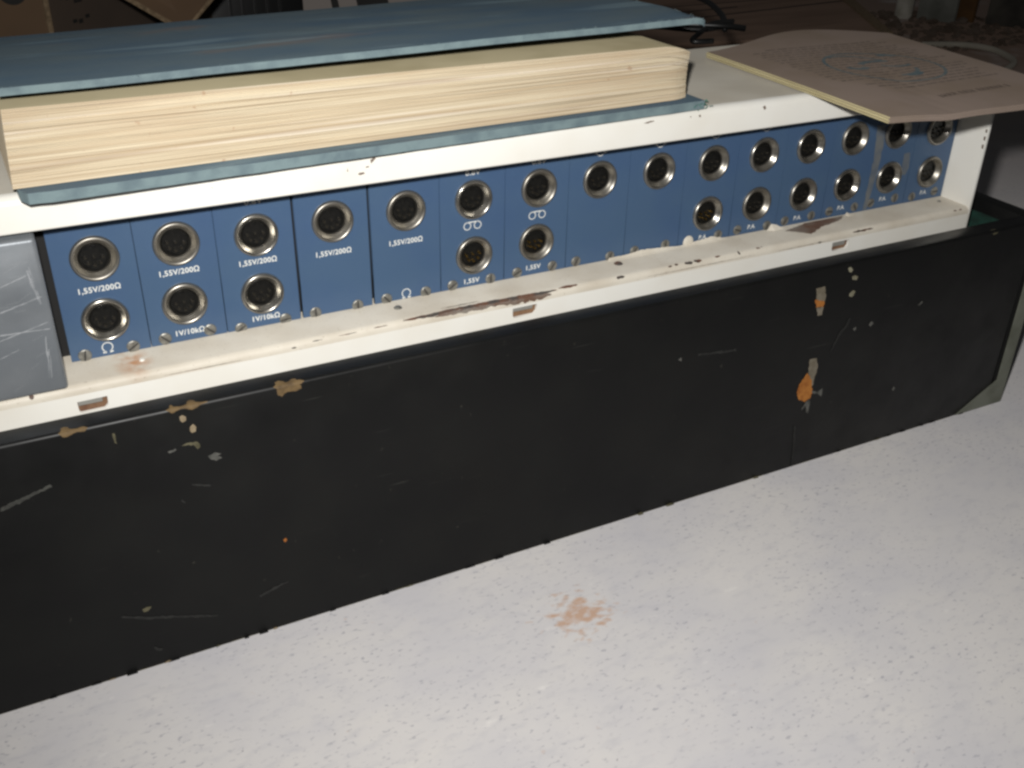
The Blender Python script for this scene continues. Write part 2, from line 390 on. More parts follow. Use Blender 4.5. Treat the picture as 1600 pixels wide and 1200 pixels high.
BEZEL_CHIPS = [[(85.8, 25.3), (85.9, 23.9), (85.4, 24.0)], [(89.5, 22.8), (91.4, 23.0), (91.9, 22.5), (90.4, 22.0), (89.5, 22.3)], [(92.2, 24.7), (93.4, 25.0), (93.6, 24.5), (92.5, 24.4)], [(94.0, 27.0), (95.9, 27.9), (96.1, 27.2), (94.9, 26.2), (94.4, 25.6)], [(105.2, 28.1), (106.9, 28.3), (107.4, 27.8), (105.7, 27.6)], [(266.3, 27.7), (267.5, 28.1), (268.1, 26.9), (267.2, 26.2)], [(249.0, 30.5), (250.9, 30.8), (251.4, 30.0), (249.8, 29.9)], [(233.8, 27.7), (234.7, 27.8), (234.8, 26.8), (233.9, 26.9)], [(229.4, 27.6), (230.0, 27.8), (230.1, 27.0)], [(10.2, 29.8), (10.6, 30.0), (10.5, 29.4)], [(39.1, 24.8), (39.5, 24.9), (39.5, 24.3)], [(207.1, 27.5), (212.2, 27.9), (212.2, 27.4), (208.0, 27.1)]]
CHEEK_CHIPS = [[(-18.4, 2.0), (-19.5, 2.3), (-19.3, 0.4), (-18.2, 0.1)], [(-18.3, -1.5), (-19.4, -1.2), (-19.3, -3.4), (-18.2, -3.7)], [(-18.4, -5.5), (-19.5, -5.2), (-19.4, -7.5), (-18.3, -7.8)]]
SHELF_DOTS = [(106.4, -6.4), (208.9, -5.3), (400.9, -5.6), (9.3, -8.4)]
ALU_SCR = [[(-20.3, 8.1), (-19.6, 8.0), (-19.1, -4.2), (-18.9, -5.4), (-19.6, -5.2)], [(-19.0, -15.6), (-18.3, -15.7), (-20.0, -30.7), (-20.9, -31.7)], [(-28.8, 2.5), (-21.0, 5.0), (-21.0, 4.7), (-28.9, 2.1)], [(-30.6, -5.9), (-17.8, -2.7), (-17.9, -2.9), (-30.7, -6.3)], [(-32.6, -15.4), (-17.7, -11.7), (-17.7, -11.9), (-32.7, -15.8)], [(-32.2, -13.4), (-17.6, -14.1), (-17.6, -14.3), (-32.3, -13.9)], [(-33.9, -21.6), (-27.8, -19.5), (-27.8, -19.7), (-33.9, -21.8)]]
TAPE = [[(353.1, 5.7), (359.2, 5.6), (359.7, -4.0), (359.3, -15.0), (358.0, -27.7), (356.8, -36.5), (354.3, -36.4), (354.5, -24.0), (355.0, -9.7)], [(374.9, -10.6), (378.7, -10.4), (380.1, -18.4), (378.5, -21.7), (375.3, -21.0)]]


# ---------------------------------------------------------------- the black case
X_L, X_R = -150.0, 447.0
case = thing('black_case', 'long black wooden case with chipped edges that holds the white socket rack', 'case', (150, 20, -ZF))
bm = bmesh.new(); box(bm, X_L, X_R-10.2, -38, -28, -151.0, -42, 1.3, 3)
# a slightly uneven, chipped lower edge
bm_obj('front_board', bm, M['black'], case, angle=40)
bm = bmesh.new(); box(bm, X_R-10, X_R, -37.8, 110, -149.3, -42.6, 1.0, 2)
bm_obj('side_board', bm, M['black'], case, angle=40)
bm = bmesh.new(); box(bm, X_L, X_R-10.2, 100, 110, -149.4, -43, 1.0, 2)
bm_obj('back_board', bm, M['black'], case, angle=40)
bm = bmesh.new(); box(bm, X_L, X_R-10.2, -27.8, 99.8, -149.2, -141)
bm_obj('bottom_board', bm, M['black'], case)
bm = bmesh.new()
box(bm, X_R-12.2, X_R-10.2, -27.6, 99, -140, -49)
box(bm, 300, X_R-12.4, -27.7, -26.2, -140, -50)
box(bm, 412, X_R-12.4, 97, 99.5, -140, -49)
bm_obj('felt_lining', bm, M['felt'], case)
# grey edge trim up the right front corner with a gusset at the foot
bm = bmesh.new()
pts = [(439.6, -43.0), (447.2, -43.0), (447.2, -149.35), (412.8, -149.35), (439.6, -134.0)]
extrude_poly(bm, [P(x, -38.0, z) for x, z in pts], Vector((0, -0.0006, 0)))
box(bm, 447.0, 447.6, -38.6, -28, -149.35, -43.0)
bm_obj('edge_trim', bm, M['trim'], case)
# worn spots
keys = sorted({k for k, _ in BOARD_MARKS}); mats = [M[k] for k in keys]
bm = bmesh.new()
for j, (k, pts) in enumerate(BOARD_MARKS):
    zz = [z for _, z in pts]
    q = ragged(pts, 0.3, 0.8)
    yy = -38.12-0.012*(j % 5)
    q = [(x, z) for x, z in q]
    f = poly(bm, [P(x, yy + (0 if z < -43.3 else min(1.25, (z+43.3)*0.9)), min(z, -41.95)) for x, z in q], keys.index(k))
o = bm_obj('scuff_marks', bm, mats, case)
o['kind'] = 'stuff'
def lerp_(a, b, t): return a+(b-a)*t
# flattened tan wear along the top front edge
bm = bmesh.new()
for x0, x1 in ((11.0, 25.0), (47.5, 58.5), (-22.5, -13.5)):
    n = 26; rows = []
    for i in range(n+1):
        x = x0+(x1-x0)*i/n
        e = min(1, 2.6*max(0, math.sin(math.pi*i/n)))*(.72+.55*noise.noise(Vector((x*.28, x0, 2)))+.08*noise.noise(Vector((x*1.1, x0, 6))))
        e = max(.02, e*random.uniform(.9, 1))
        full = [(-34.8, -41.93), (-36.7, -41.9), (-37.72, -42.3), (-38.1, -43.2), (-38.13, -46.2 if x0 > 40 else -43.9)]
        mid = (-37.72, -42.3)
        rows.append([bm.verts.new(P(x, lerp_(mid[0], a_, e), lerp_(mid[1], c_, e if k_ != 2 else 1))) for k_, (a_, c_) in enumerate(full)])
    for a, b in zip(rows, rows[1:]):
        for k in range(4): bm.faces.new((a[k], a[k+1], b[k+1], b[k]))
o = bm_obj('edge_wear', bm, M['brown_tan'], case); o['kind'] = 'stuff'
# frayed splinters of the covering along the bottom edge
bm = bmesh.new()
mi = [M['black'], M['tan'], M['olive']]
for x in BOTTOM_FRAYS + [random.uniform(-60, 430) for _ in range(9)]:
    w = random.uniform(.7, 2.4)
    h = random.uniform(0.2, .8)
    f = random.choice((0, 0, 1, 2)) if x in BOTTOM_FRAYS else random.choice((0, 0, 0, 0, 2))
    n0 = len(bm.faces)
    pts = [(x-w, -149.55), (x+w, -149.55), (x+w*.7, -149.4+h*.6), (x+w*.1, -149.4+h), (x-w*.6, -149.4+h*.5)]
    extrude_poly(bm, [P(a, -37.95, b) for a, b in pts], Vector((0, -random.uniform(.0003, .0011), 0)))
    bm.faces.ensure_lookup_table()
    for q in bm.faces[n0:]: q.material_index = f
prev = None
for i in range(420):                                   # thin rubbed fringe of bare board along the foot
    x = -70+i*1.16
    hgt = max(0, .12+.55*noise.noise(Vector((x*.06, 1, 5)))+.3*noise.noise(Vector((x*.35, 1, 9))))
    row = [bm.verts.new(P(x, -38.06, -149.58)), bm.verts.new(P(x, -38.06, -149.5+hgt))]
    if prev and x < 410: bm.faces.new((prev[0], row[0], row[1], prev[1])).material_index = 2
    prev = row
o = bm_obj('frayed_bottom_edge', bm, mi, case); o['kind'] = 'stuff'

# ---------------------------------------------------------------- the white rack
ZT = 30.0
rack = thing('socket_rack', 'white metal rack with a row of blue socket panels, standing in the black case', 'equipment rack', (190, 20, -140))
XE = 408.7
D2R = math.pi/180
# top plate and its bent front edge
prof = [(78, ZT), (-15, ZT)]
prof += [(-15-3*math.sin(a*D2R), ZT-3+3*math.cos(a*D2R)) for a in range(15, 91, 15)]
prof += [(-18, 19.2)] + [(-17.2-0.8*math.cos(a*D2R), 19.0-0.8*math.sin(a*D2R)) for a in (20, 45, 70, 90)]
prof += [(-5, 18.2), (-5, 19.4), (-16.4, 19.4), (-16.6, ZT-3)] + [(-15, ZT-1.4), (78, ZT-1.4)]
bm = bmesh.new(); sweep(bm, prof, -160, 411.2, closed=True)
bm_obj('top_plate', bm, M['white_paint'], rack, angle=30)
# greyer layer on the flat of the top
bm = bmesh.new()
n = 60
fr = [bm.verts.new(P(-158+i*(568/n), -14.2+random.uniform(-.4, .4), ZT+0.06)) for i in range(n+1)]
bk = [bm.verts.new(P(-158+i*(568/n), 77.6, ZT+0.06)) for i in range(n+1)]
for i in range(n): bm.faces.new((fr[i], fr[i+1], bk[i+1], bk[i]))
bm_obj('top_surface', bm, M['grey_top'], rack)
# shelf under the panels
prof = [(6, -37.2), (-15.6, -37.2)] + [(-15.6-2.4*math.sin(a*D2R), -39.6+2.4*math.cos(a*D2R)) for a in range(15, 91, 15)] + [(-18, -40.6), (-16.8, -40.6), (-16.8, -39.6), (-15.6, -38.6), (6, -38.6)]
bm = bmesh.new(); sweep(bm, prof, -160, XE, closed=True, nx=1)
bm_obj('shelf', bm, [M['shelf_paint']], rack, angle=30)
# front lip with its rectangular slots, cut out of the sheet
def flat_plate(name, rect, holes, y, th, m, parent, circ=False):
    cu = bpy.data.curves.new(name, 'CURVE'); cu.dimensions = '2D'; cu.fill_mode = 'BOTH'; cu.extrude = th/2000
    cu.resolution_u = 6
    def spl(pts):
        s = cu.splines.new('POLY'); s.points.add(len(pts)-1); s.use_cyclic_u = True
        for q, (a, b) in zip(s.points, pts): q.co = (a/1000, b/1000, 0, 1)
    spl(rect)
    for h in holes: spl(h)
    ob = bpy.data.objects.new('tmp_plate', cu); COL.objects.link(ob)
    bpy.context.view_layer.update()
    me = bpy.data.meshes.new_from_object(ob.evaluated_get(bpy.context.evaluated_depsgraph_get()))
    bpy.data.objects.remove(ob); bpy.data.curves.remove(cu)
    for v in me.vertices:
        x, z, d = v.co.x, v.co.y, v.co.z
        v.co = Vector((x, y/1000+d, z+ZF/1000))
    me.name = name
    me.materials.clear()
    return link(name, me, m, parent)
def slot(x0, x1, z0, z1): return [(x0+.6, z0), (x1-1.2, z0+.1), (x1, z0+1.4), (x1+.1, z1), (x0-.1, z1-.1), (x0, z0+.8)]
slots = [slot(-14.4, -4.9, -47.6, -43.1), slot(151.2, 162.0, -45.9, -41.6), slot(319.9, 329.9, -45.8, -41.4)]
flat_plate('front_lip', [(-160, -40.6), (-160, -55), (XE+.4, -55), (XE+.4, -40.6)], slots, -17.4, 1.2, M['white_paint'], rack)
bm = bmesh.new(); box(bm, -160, XE-1, -16.4, -15.4, -55, -39.5)
bm_obj('lip_backing', bm, mat('bare_brown_steel', srgb('86684E'), .6, var=srgb('6A4A38'), vscale=200), rack)
slot_m = mat('grey_slot_bar', srgb('A3A19A'), .5, metal=.3)
for x0, x1, z0, z1 in ((-14.3, -6.4, -45.2, -43.2), (151.3, 160.6, -43.6, -41.7), (320.0, 328.4, -44.0, -41.5)):
    bm = bmesh.new(); box(bm, x0, x1, -17.3, -16.42, z0, z1, .2, 1)
    bm_obj('slot_bar', bm, slot_m, rack)
# right hand cheek
bm = bmesh.new(); box(bm, XE, XE+1.6, -18, 78, -55, ZT-1.45, 0.3, 2)
bm_obj('side_plate', bm, M['white_paint'], rack, angle=40)
bm = bmesh.new(); box(bm, -160, XE-.1, 75, 76.5, -39, ZT-1.5)
bm_obj('back_plate', bm, M['dark'], rack)
bm = bmesh.new(); box(bm, -150, XE-.1, 8, 74.5, -140.9, -39.0); box(bm, -160, XE-.1, 6, 8, -38.5, ZT-1.5)
bm_obj('inner_chassis', bm, M['dark'], rack)
# aluminium plate at the left
alu = bm_obj('aluminium_plate', (lambda b: (box(b, -120, -16.0, -18.9, -3, -37.1, 16.6, 1.3, 3), b)[1])(bmesh.new()), M['alu'], rack, angle=40)
bm = bmesh.new()
for i, pts in enumerate(ALU_SCR):
    pts = [(min(x, -17.5), z) for x, z in pts]
    if i < 2:                                           # rubbed streaks: bundles of fine strokes
        for k in range(16):
            xa, za = pts[0]; xb, zb = pts[3]
            t0 = random.uniform(0, .75); t1 = min(1, t0+random.uniform(.1, .45)); o_ = random.uniform(-.55, .55); w_ = random.uniform(.06, .22)
            c_ = [(xa+(xb-xa)*t+o_+random.uniform(-.1, .1), za+(zb-za)*t) for t in (t0, t1)]
            poly(bm, [P(min(c_[0][0], -17.6), -18.97-.004*k, c_[0][1]), P(min(c_[0][0]+w_, -17.5), -18.97-.004*k, c_[0][1]), P(min(c_[1][0]+w_*.6, -17.5), -18.97-.004*k, c_[1][1]), P(min(c_[1][0], -17.6), -18.97-.004*k, c_[1][1])])
        continue
    q = ragged(pts, 0.10, 1.0)
    poly(bm, [P(x, -18.98-0.01*i, z) for x, z in q])
for k in range(26):
    x, z = random.uniform(-45, -18), random.uniform(-35, 14); a = random.uniform(-.1, .7); l = random.uniform(1.5, 8)
    dx, dz = l*math.cos(a), l*math.sin(a); w = 0.06
    if x+dx < -17.4 and z+dz < 15: poly(bm, [P(x, -18.96, z), P(x+dx, -18.96, z+dz), P(x+dx, -18.96, z+dz+w), P(x, -18.96, z+w)])
o = bm_obj('scratches', bm, M['alu_scratch'], alu); o['kind'] = 'stuff'

# paint chips and painted bend-line shade along the shelf edge: (x, s) bands laid over the bend, s in mm from the start of the bend
def bend(s, lift=0.07):
    L = 2.4*math.pi/2
    if s < 0: return (-15.6-s, -37.2+lift)
    if s < L:
        a = s/2.4; r = 2.4+lift
        return (-15.6-r*math.sin(a), -39.6+r*math.cos(a))
    return (-18-lift, -39.6-(s-L))
def chip(bm, x0, x1, s0, s1, mi=0, jag=0.35, shape='lens', n=None):
    n = n or max(6, int((x1-x0)/0.6)); rows = []
    for i in range(n+1):
        t = i/n; x = x0+(x1-x0)*t
        e = math.sin(math.pi*t)**0.5 if shape == 'lens' else min(1, t*8, (1-t)*8)
        m_ = (s0+s1)/2; h = (s1-s0)/2*e
        j0 = 1.6*jag*noise.noise(Vector((x*.55, s0, 1)))*e*(s1-s0)+.5*jag*noise.noise(Vector((x*2.2, s0, 4)))*e*(s1-s0); j1 = 1.6*jag*noise.noise(Vector((x*.5, s1, 7)))*e*(s1-s0)+.5*jag*noise.noise(Vector((x*2, s1, 3)))*e*(s1-s0)
        rows.append([bm.verts.new(P(x, *bend(m_-h+j0+(2*h+j1-j0)*k/5))) for k in range(6)])
    for a, b in zip(rows, rows[1:]):
        for k in range(5): bm.faces.new((a[k], a[k+1], b[k+1], b[k])).material_index = mi
bm = bmesh.new()
chip(bm, 104, 172, 0.4, 2.6, 0, .15, 'lens', 90)
chip(bm, 117, 150, 1.6, 3.3, 1, .25)
chip(bm, 146, 169, 1.5, 4.2, 1, .3)
chip(bm, 172.6, 182, 0.3, 1.7, 0, .2)
chip(bm, 121, 138, -1.5, -0.9, 0, .3)
for x, w, s, h in ((200.5, 4.2, .8, 1.6), (227, 2.2, .7, .9), (230.5, 2.0, .5, .9), (235.5, 4.6, .5, 1.6), (240.5, 4.4, .4, 1.6), (252, 3.2, .5, 1.1), (264.5, 1.2, .6, 1.8),
                   (275, 2.4, .5, .9), (277.8, 1.2, .2, .5), (331.5, 13.5, 2.0, .9), (398.5, 2.2, 1.6, .7), (402.2, 2.2, 1.6, .7), (-28.5, 1.6, 1.2, 1.8),
                   (60, 2.0, 3.2, .5), (68, 4.2, 2.3, .35), (78, 7.5, 2.2, .35), (92, 6.0, 1.9, .35), (310.5, 2.0, 3.4, 1.0), (14, 28, 3.9, .22), (214, 60, 3.6, .18), (286, 32, 4.0, .2)):  # longest thin strips: shade of the lip's bend line put in as colour
    chip(bm, x, x+w, s, s+h, 0, .3)
o = bm_obj('paint_chips', bm, [M['bare'], M['bare_grey']], rack); o['kind'] = 'stuff'
# small chips on the bezel and on the cheek
bm = bmesh.new()
for pts in BEZEL_CHIPS:
    q = ragged(pts, .2, .5)
    poly(bm, [P(x, -18.06 if z < 27 else -18.06+(3-math.sqrt(max(0, 9-min(3, z-27)**2)))-.02, min(z, 29.9)) for x, z in q])
for pts in CHEEK_CHIPS:
    q = [(max(-17.6, y), z) for y, z in pts]
    poly(bm, [P(XE-.05, y, z) for y, z in [(-17.5, pts[0][1]), (-16.3, pts[0][1]-.3), (-16.5, pts[2][1]), (-17.5, pts[2][1]-.3)]])
o = bm_obj('bezel_chips', bm, M['bare_grey'], rack); o['kind'] = 'stuff'
# bare patch at the back of the shelf, and the lifted paint film in front of it
bm = bmesh.new()
poly(bm, [P(x, min(y, -0.9), -37.12) for x, y in ragged(BARE_SHELF, .35, 1)])
bm_obj('bare_patch', bm, M['bare_grey'], rack)
bm = bmesh.new()
xs = [x for x, _ in REAR_FILM]
rows = []
for i in range(110):
    x = xs[0]-10+(311-xs[0])*i/109
    x = min(x, 303.5)
    z = -36.8
    for (xa, za), (xb, zb) in zip(REAR_FILM, REAR_FILM[1:]):
        if xa <= x <= xb: z = za+(zb-za)*(x-xa)/(xb-xa)
    z = max(-37.0, z-1.5+random.uniform(-.18, .18))
    rows.append([bm.verts.new(P(x, -2.6, -37.14)), bm.verts.new(P(x, -1.35-.2*random.random(), -37.0+(z+37)*.3)), bm.verts.new(P(x, -0.75, z))])
for a, b in zip(rows, rows[1:]):
    for k in range(2): bm.faces.new((a[k], a[k+1], b[k+1], b[k]))
for (x, z, r) in ((297.0, -34.2, 3.6), (343.5, -35.6, 2.2)):   # curled flakes standing up at the ends of the bare patch
    f = [P(x-r, -1.6, -37.0), P(x-r*.3, -1.0, z), P(x+r*.5, -1.4, z-.7), P(x+r*1.5, -3.2, -36.9), P(x, -3.4, -37.05)]
    poly(bm, f)
o = bm_obj('lifted_paint_film', bm, M['shelf_paint'], rack)
# dents and rivets on the shelf
for (x, y), rr, mk in zip(SHELF_DOTS, (1.9, 2.2, 1.1, 1.1), ('screw', 'bare', 'screw', 'white_paint')):
    bm = bmesh.new(); bmesh.ops.create_cone(bm, cap_ends=True, segments=16, radius1=rr/1000, radius2=rr*.6/1000, depth=.0008)
    me = mesh_from(bm, 'rivet'); me.materials.append(M[mk])
    place('rivet', me, rack, x, y, -37.0)

# ---------------------------------------------------------------- the fifteen blue panels
EDGES = [-13.0, 14.2, 41.5, 69.9, 98.8, 127.6, 156.0, 185.3, 214.7, 243.5, 272.0, 299.4, 327.4, 355.1, 381.1, 408.2]
UP = [(1.0, -.3), (28.0, .5), (55.9, -.8), (84.5, -.2), (113.6, -.4), (142.1, -.1), (171.3, .5), (200.0, .1), (229.6, -.1), (258.5, -.4), (286.3, -.1), (313.4, .4), (340.3, 1.0), (367.7, .8), (395.7, -.8)]
LO = {0: (.6, -23.1), 1: (27.8, -22.4), 2: (55.8, -23.8), 5: (142.3, -23.6), 6: (170.8, -22.8), 9: (258.3, -23.6), 10: (285.9, -23.1), 11: (313.4, -22.5), 12: (340.4, -21.7), 13: (367.6, -21.6), 14: (395.4, -22.5)}
SCREWS = [(-8.3, -35.3), (8.0, -35.3), (19.2, -34.7), (35.3, -34.5), (46.5, -36.3), (63.4, -35.9), (75.2, -35.7), (92.2, -35.9), (104.2, -35.6), (120.9, -35.7), (132.7, -35.2), (149.8, -35.3), (162.1, -34.9), (178.9, -34.8), (190.5, -34.8), (207.6, -35.4), (220.3, -35.1), (236.6, -34.9), (249.1, -35.5), (265.8, -35.0), (276.7, -34.4), (294.0, -34.9), (304.7, -34.4), (320.9, -34.2), (332.0, -33.8), (348.2, -33.9), (358.8, -33.5), (374.8, -33.2), (386.7, -34.3), (402.1, -33.5)]
# shared meshes
bm, rows = lathe([(8.75, 0.0), (8.72, .5), (8.5, 1.05), (8.15, 1.35), (7.75, 1.4), (7.4, 1.2), (7.0, .75), (6.55, .2), (6.1, -.3), (5.75, -.6), (5.6, -1.0), (5.55, -2.2)])
ring_me = mesh_from(bm, 'socket_ring'); ring_me.materials.append(M['chrome'])
for p in ring_me.polygons: p.use_smooth = True
bm, rows = lathe([(5.7, -2.0), (5.45, -1.2), (5.1, -.75), (4.75, -.75), (4.55, -1.5), (0.01, -1.5)], 28)
box(bm, -.8, .8, .9, 1.6, 0, .7)       # the key, moved up to its place below
for v in bm.verts:
    if v.co.z > .1: v.co = Vector((v.co.x*1.0, (v.co.y), v.co.z-ZF/1000+.0036))
ins_me = mesh_from(bm, 'socket_insert'); ins_me.materials.append(M['insert'])
def pins_mesh(gold):
    bm = bmesh.new()
    angs = (0, 45, 90, 135, 180)
    for a in [math.radians(180+q) for q in angs]:
        n0 = len(bm.verts)
        r = bmesh.ops.create_cone(bm, cap_ends=True, segments=8, radius1=.62/1000, radius2=.5/1000, depth=.0016)
        for v in r['verts']:
            x, y, z = v.co
            v.co = Vector((x+3.1*math.cos(a)/1000, -z+.0011, y+3.1*math.sin(a)/1000))
    r = bmesh.ops.create_cone(bm, cap_ends=True, segments=8, radius1=.5/1000, radius2=.4/1000, depth=.0012)
    for v in r['verts']:
        x, y, z = v.co; v.co = Vector((x, -z+.0012, y))
    me = mesh_from(bm, 'contact_pins'); me.materials.append(M['gold_pin' if gold else 'pin']); return me
pin_me, gold_me = pins_mesh(False), pins_mesh(True)
bm, rows = lathe([(2.3, 0), (2.25, .35), (1.9, .55), (.01, .62)], 20)
box(bm, -2.0, 2.0, -.66, -.4, -.25, .25)
for v in bm.verts:
    if v.co.z > .1: v.co.z -= ZF/1000
bm.faces.ensure_lookup_table()
for f in bm.faces:
    f.material_index = 1 if len(f.verts) == 4 and all(abs(v.co.z) < .0003 and v.co.y < -.00064 for v in f.verts) and f.calc_area() > 1e-7 else 0
screw_me = mesh_from(bm, 'screw'); screw_me.materials.append(M['screw']); screw_me.materials.append(M['slot'])

for me_ in (ring_me, ins_me, pin_me, gold_me):
    for v in me_.vertices: v.co.x *= .925; v.co.z *= .925
def text_mesh(body, width, height, italic=0.0):
    cu = bpy.data.curves.new('lettering', 'FONT'); cu.body = body; cu.size = 1; cu.extrude = 0; cu.offset = 0.018
    cu.shear = italic; cu.space_character = 1.06; cu.resolution_u = 3
    ob = bpy.data.objects.new('tmp_text', cu); COL.objects.link(ob)
    bpy.context.view_layer.update()
    me = bpy.data.meshes.new_from_object(ob.evaluated_get(bpy.context.evaluated_depsgraph_get()))
    bpy.data.objects.remove(ob); bpy.data.curves.remove(cu)
    xs = [v.co.x for v in me.vertices]; ys = [v.co.y for v in me.vertices]
    x0, x1 = min(xs), max(xs); cap = 0.70
    for v in me.vertices:
        v.co = Vector(((v.co.x-(x0+x1)/2)/(x1-x0)*width/1000, 0, v.co.y/cap*height/1000))
    me.name = 'lettering'; me.materials.clear(); me.materials.append(M['white_print'])
    return me
def arc_strip(bm, cx, cz, r, w, a0, a1, n=24):
    w *= .78
    rows = []
    for i in range(n+1):
        a = math.radians(a0+(a1-a0)*i/n)
        rows.append((bm.verts.new(Vector((cx+(r-w/2)*math.cos(a), 0, cz+(r-w/2)*math.sin(a)))/1000), bm.verts.new(Vector((cx+(r+w/2)*math.cos(a), 0, cz+(r+w/2)*math.sin(a)))/1000)))
    for a, b in zip(rows, rows[1:]): bm.faces.new((a[0], a[1], b[1], b[0]))
def quad(bm, x0, x1, z0, z1): bm.faces.new([bm.verts.new(Vector((x, 0, z))/1000) for x, z in ((x0, z0), (x1, z0), (x1, z1), (x0, z1))])
bm = bmesh.new(); arc_strip(bm, 0, .2, 1.75, .42, -52, 232)
quad(bm, -1.75, -.62, -1.95, -1.45); quad(bm, .62, 1.75, -1.95, -1.45); quad(bm, -1.0, -.55, -2.1, -1.3); quad(bm, .55, 1.0, -2.1, -1.3)
hp_me = mesh_from(bm, 'headphone_symbol'); hp_me.materials.append(M['white_print'])
bm = bmesh.new(); arc_strip(bm, 0, 0, 1.9, .5, 180, 360); quad(bm, 1.7, 3.0, -.9, -.5); quad(bm, -2.8, -1.7, -.9, -.5); quad(bm, -2.2, 2.2, 1.2, 1.6)
bowl_me = mesh_from(bm, 'bowl_symbol'); bowl_me.materials.append(M['white_print'])
bm = bmesh.new(); arc_strip(bm, -2.25, 0, 1.5, .42, 0, 360, 30); arc_strip(bm, 2.25, 0, 1.5, .42, 0, 360, 30); quad(bm, -2.25, 2.25, 1.29, 1.71)
for v in bm.verts: pass
tape_me = mesh_from(bm, 'tape_symbol'); tape_me.materials.append(M['white_print'])
T = {k: text_mesh(k, w, 2.0, sh) for k, w, sh in (('1,55V/200\u03a9', 13.7, 0), ('1V/10k\u03a9', 10.2, 0), ('1,55V', 6.8, 0), ('0.8V', 6.4, 0), ('P.A.', 4.5, .1))}
YT = -0.06
for i in range(15):
    x0, x1 = EDGES[i], EDGES[i+1]
    g0 = .55 if i in (3, 4) else .14
    g1 = .55 if i in (2, 3) else .14
    zt, zb = 24.0+random.uniform(-.1, .1), -41
    holes = []
    for (cx, cz) in [UP[i]]+([LO[i]] if i in LO else []):
        holes.append([(cx+7.1*math.cos(2*math.pi*k/28), cz+7.1*math.sin(2*math.pi*k/28)) for k in range(28)])
    y = random.uniform(-.05, .08)
    pan = flat_plate('module_panel', [(x0+g0, zb+4), (x1-g1, zb+4), (x1-g1, zt), (x0+g0, zt)], holes, .75+y, 1.5, M['blue'], rack)
    for lower, (cx, cz) in [(0, UP[i])]+([(1, LO[i])] if i in LO else []):
        rz = random.uniform(-.12, .12)
        place('socket_ring', ring_me, pan, cx, y, cz)
        place('socket_insert', ins_me, pan, cx, y, cz, (0, rz, 0))
        place('contact_pins', gold_me if (lower and i in (5, 6, 9)) else pin_me, pan, cx, y, cz, (0, rz, 0))
    for (sx, sz) in SCREWS[2*i:2*i+2]:
        place('screw', screw_me, pan, sx, y, sz, (0, random.uniform(0, 3.1), 0))
    ux = UP[i][0]
    def put(me, x, z): return place('lettering', me, pan, x, y+YT, z)
    tz = (-12.4, -10.9, -12.0, -13.4, -13.8)
    if i < 5: put(T['1,55V/200\u03a9'], ux-.3, tz[i])
    if i == 0: place('headphone_symbol', hp_me, pan, -.5, y+YT, -33.9)
    if i in (1, 2): put(T['1V/10k\u03a9'], LO[i][0]+.5, -34.6)
    if i == 2: put(T['0.8V'], ux+.3, 10.7)
    if i == 4: place('headphone_symbol', hp_me, pan, 112.6, y+YT, -34.9)
    if i in (5, 6):
        place('tape_symbol', tape_me, pan, ux-.4, y+YT, -10.9)
        put(T['1,55V'], LO[i][0]-.9, -35.6 if i == 5 else -34.7)
        put(T['0.8V'], ux-.2, 9.9 if i == 5 else 10.5)
    if 7 <= i <= 10: place('bowl_symbol', bowl_me, pan, ux-.3, y+YT, 12.1 if i < 9 else 12.5)
    if i >= 9: put(T['P.A.'], LO[i][0]-1.0, (-35.7, -35.0, -34.9, -33.9, -33.4, -34.0)[i-9])
# dull tape residue on the two right hand panels
M['residue'] = mat('tape_residue', srgb('6F7273'), 0.5, var=srgb('5C6570'), vscale=150, bump=0.4, bscale=700)
for pts in TAPE:
    bm = bmesh.new(); poly(bm, [P(x, -.16, z) for x, z in ragged([(x, z) for x, z in pts], .25, 2)])
    bm_obj('tape_residue', bm, M['residue'], rack)
# blob of white paint over one screw
bm = bmesh.new(); bmesh.ops.create_uvsphere(bm, u_segments=14, v_segments=8, radius=.0028)
for v in bm.verts: v.co = Vector((v.co.x, v.co.y*.35, v.co.z*1.15))
me = mesh_from(bm, 'paint_blob'); me.materials.append(M['shelf_paint'])
place('paint_blob', me, rack, 249.1, -.3, -35.9)

# ---------------------------------------------------------------- the blue book
book = thing('thick_blue_book', 'thick old book with blue cloth covers and yellowed page edges, lying on the rack', 'book', (110, 40, ZT))
def lerp(a, b, t): return a+(b-a)*t
# lower cover
bm = bmesh.new()
n = 40; top = []; bot = []
def back_pt(t, s, z):
    # t along the length, s from fore edge to spine
    x = lerp(lerp(-17.5, 235.5, t), lerp(-22, 231, t), s)
    y = lerp(lerp(-28.6, -18.6, t), lerp(100, 110, t), s)
    return P(x, y, z)
grid = []
def slab(bm, fn, n, mth, th, mi_top=0, mi_edge=1):
    """curved board from fn(t,s)->Vector(top), thickness th mm"""
    up = [[bm.verts.new(fn(i/n, j/mth)) for j in range(mth+1)] for i in range(n+1)]
    dn = [[bm.verts.new(fn(i/n, j/mth)-Vector((0, 0, th/1000))) for j in range(mth+1)] for i in range(n+1)]
    for i in range(n):
        for j in range(mth):
            bm.faces.new((up[i][j], up[i+1][j], up[i+1][j+1], up[i][j+1])).material_index = mi_top
            bm.faces.new((dn[i][j], dn[i][j+1], dn[i+1][j+1], dn[i+1][j])).material_index = mi_top
        bm.faces.new((up[i][0], dn[i][0], dn[i+1][0], up[i+1][0])).material_index = mi_edge
        bm.faces.new((up[i][mth], up[i+1][mth], dn[i+1][mth], dn[i][mth])).material_index = mi_top
    for j in range(mth):
        bm.faces.new((up[0][j], up[0][j+1], dn[0][j+1], dn[0][j])).material_index = mi_edge
        bm.faces.new((up[n][j], dn[n][j], dn[n][j+1], up[n][j+1])).material_index = mi_edge
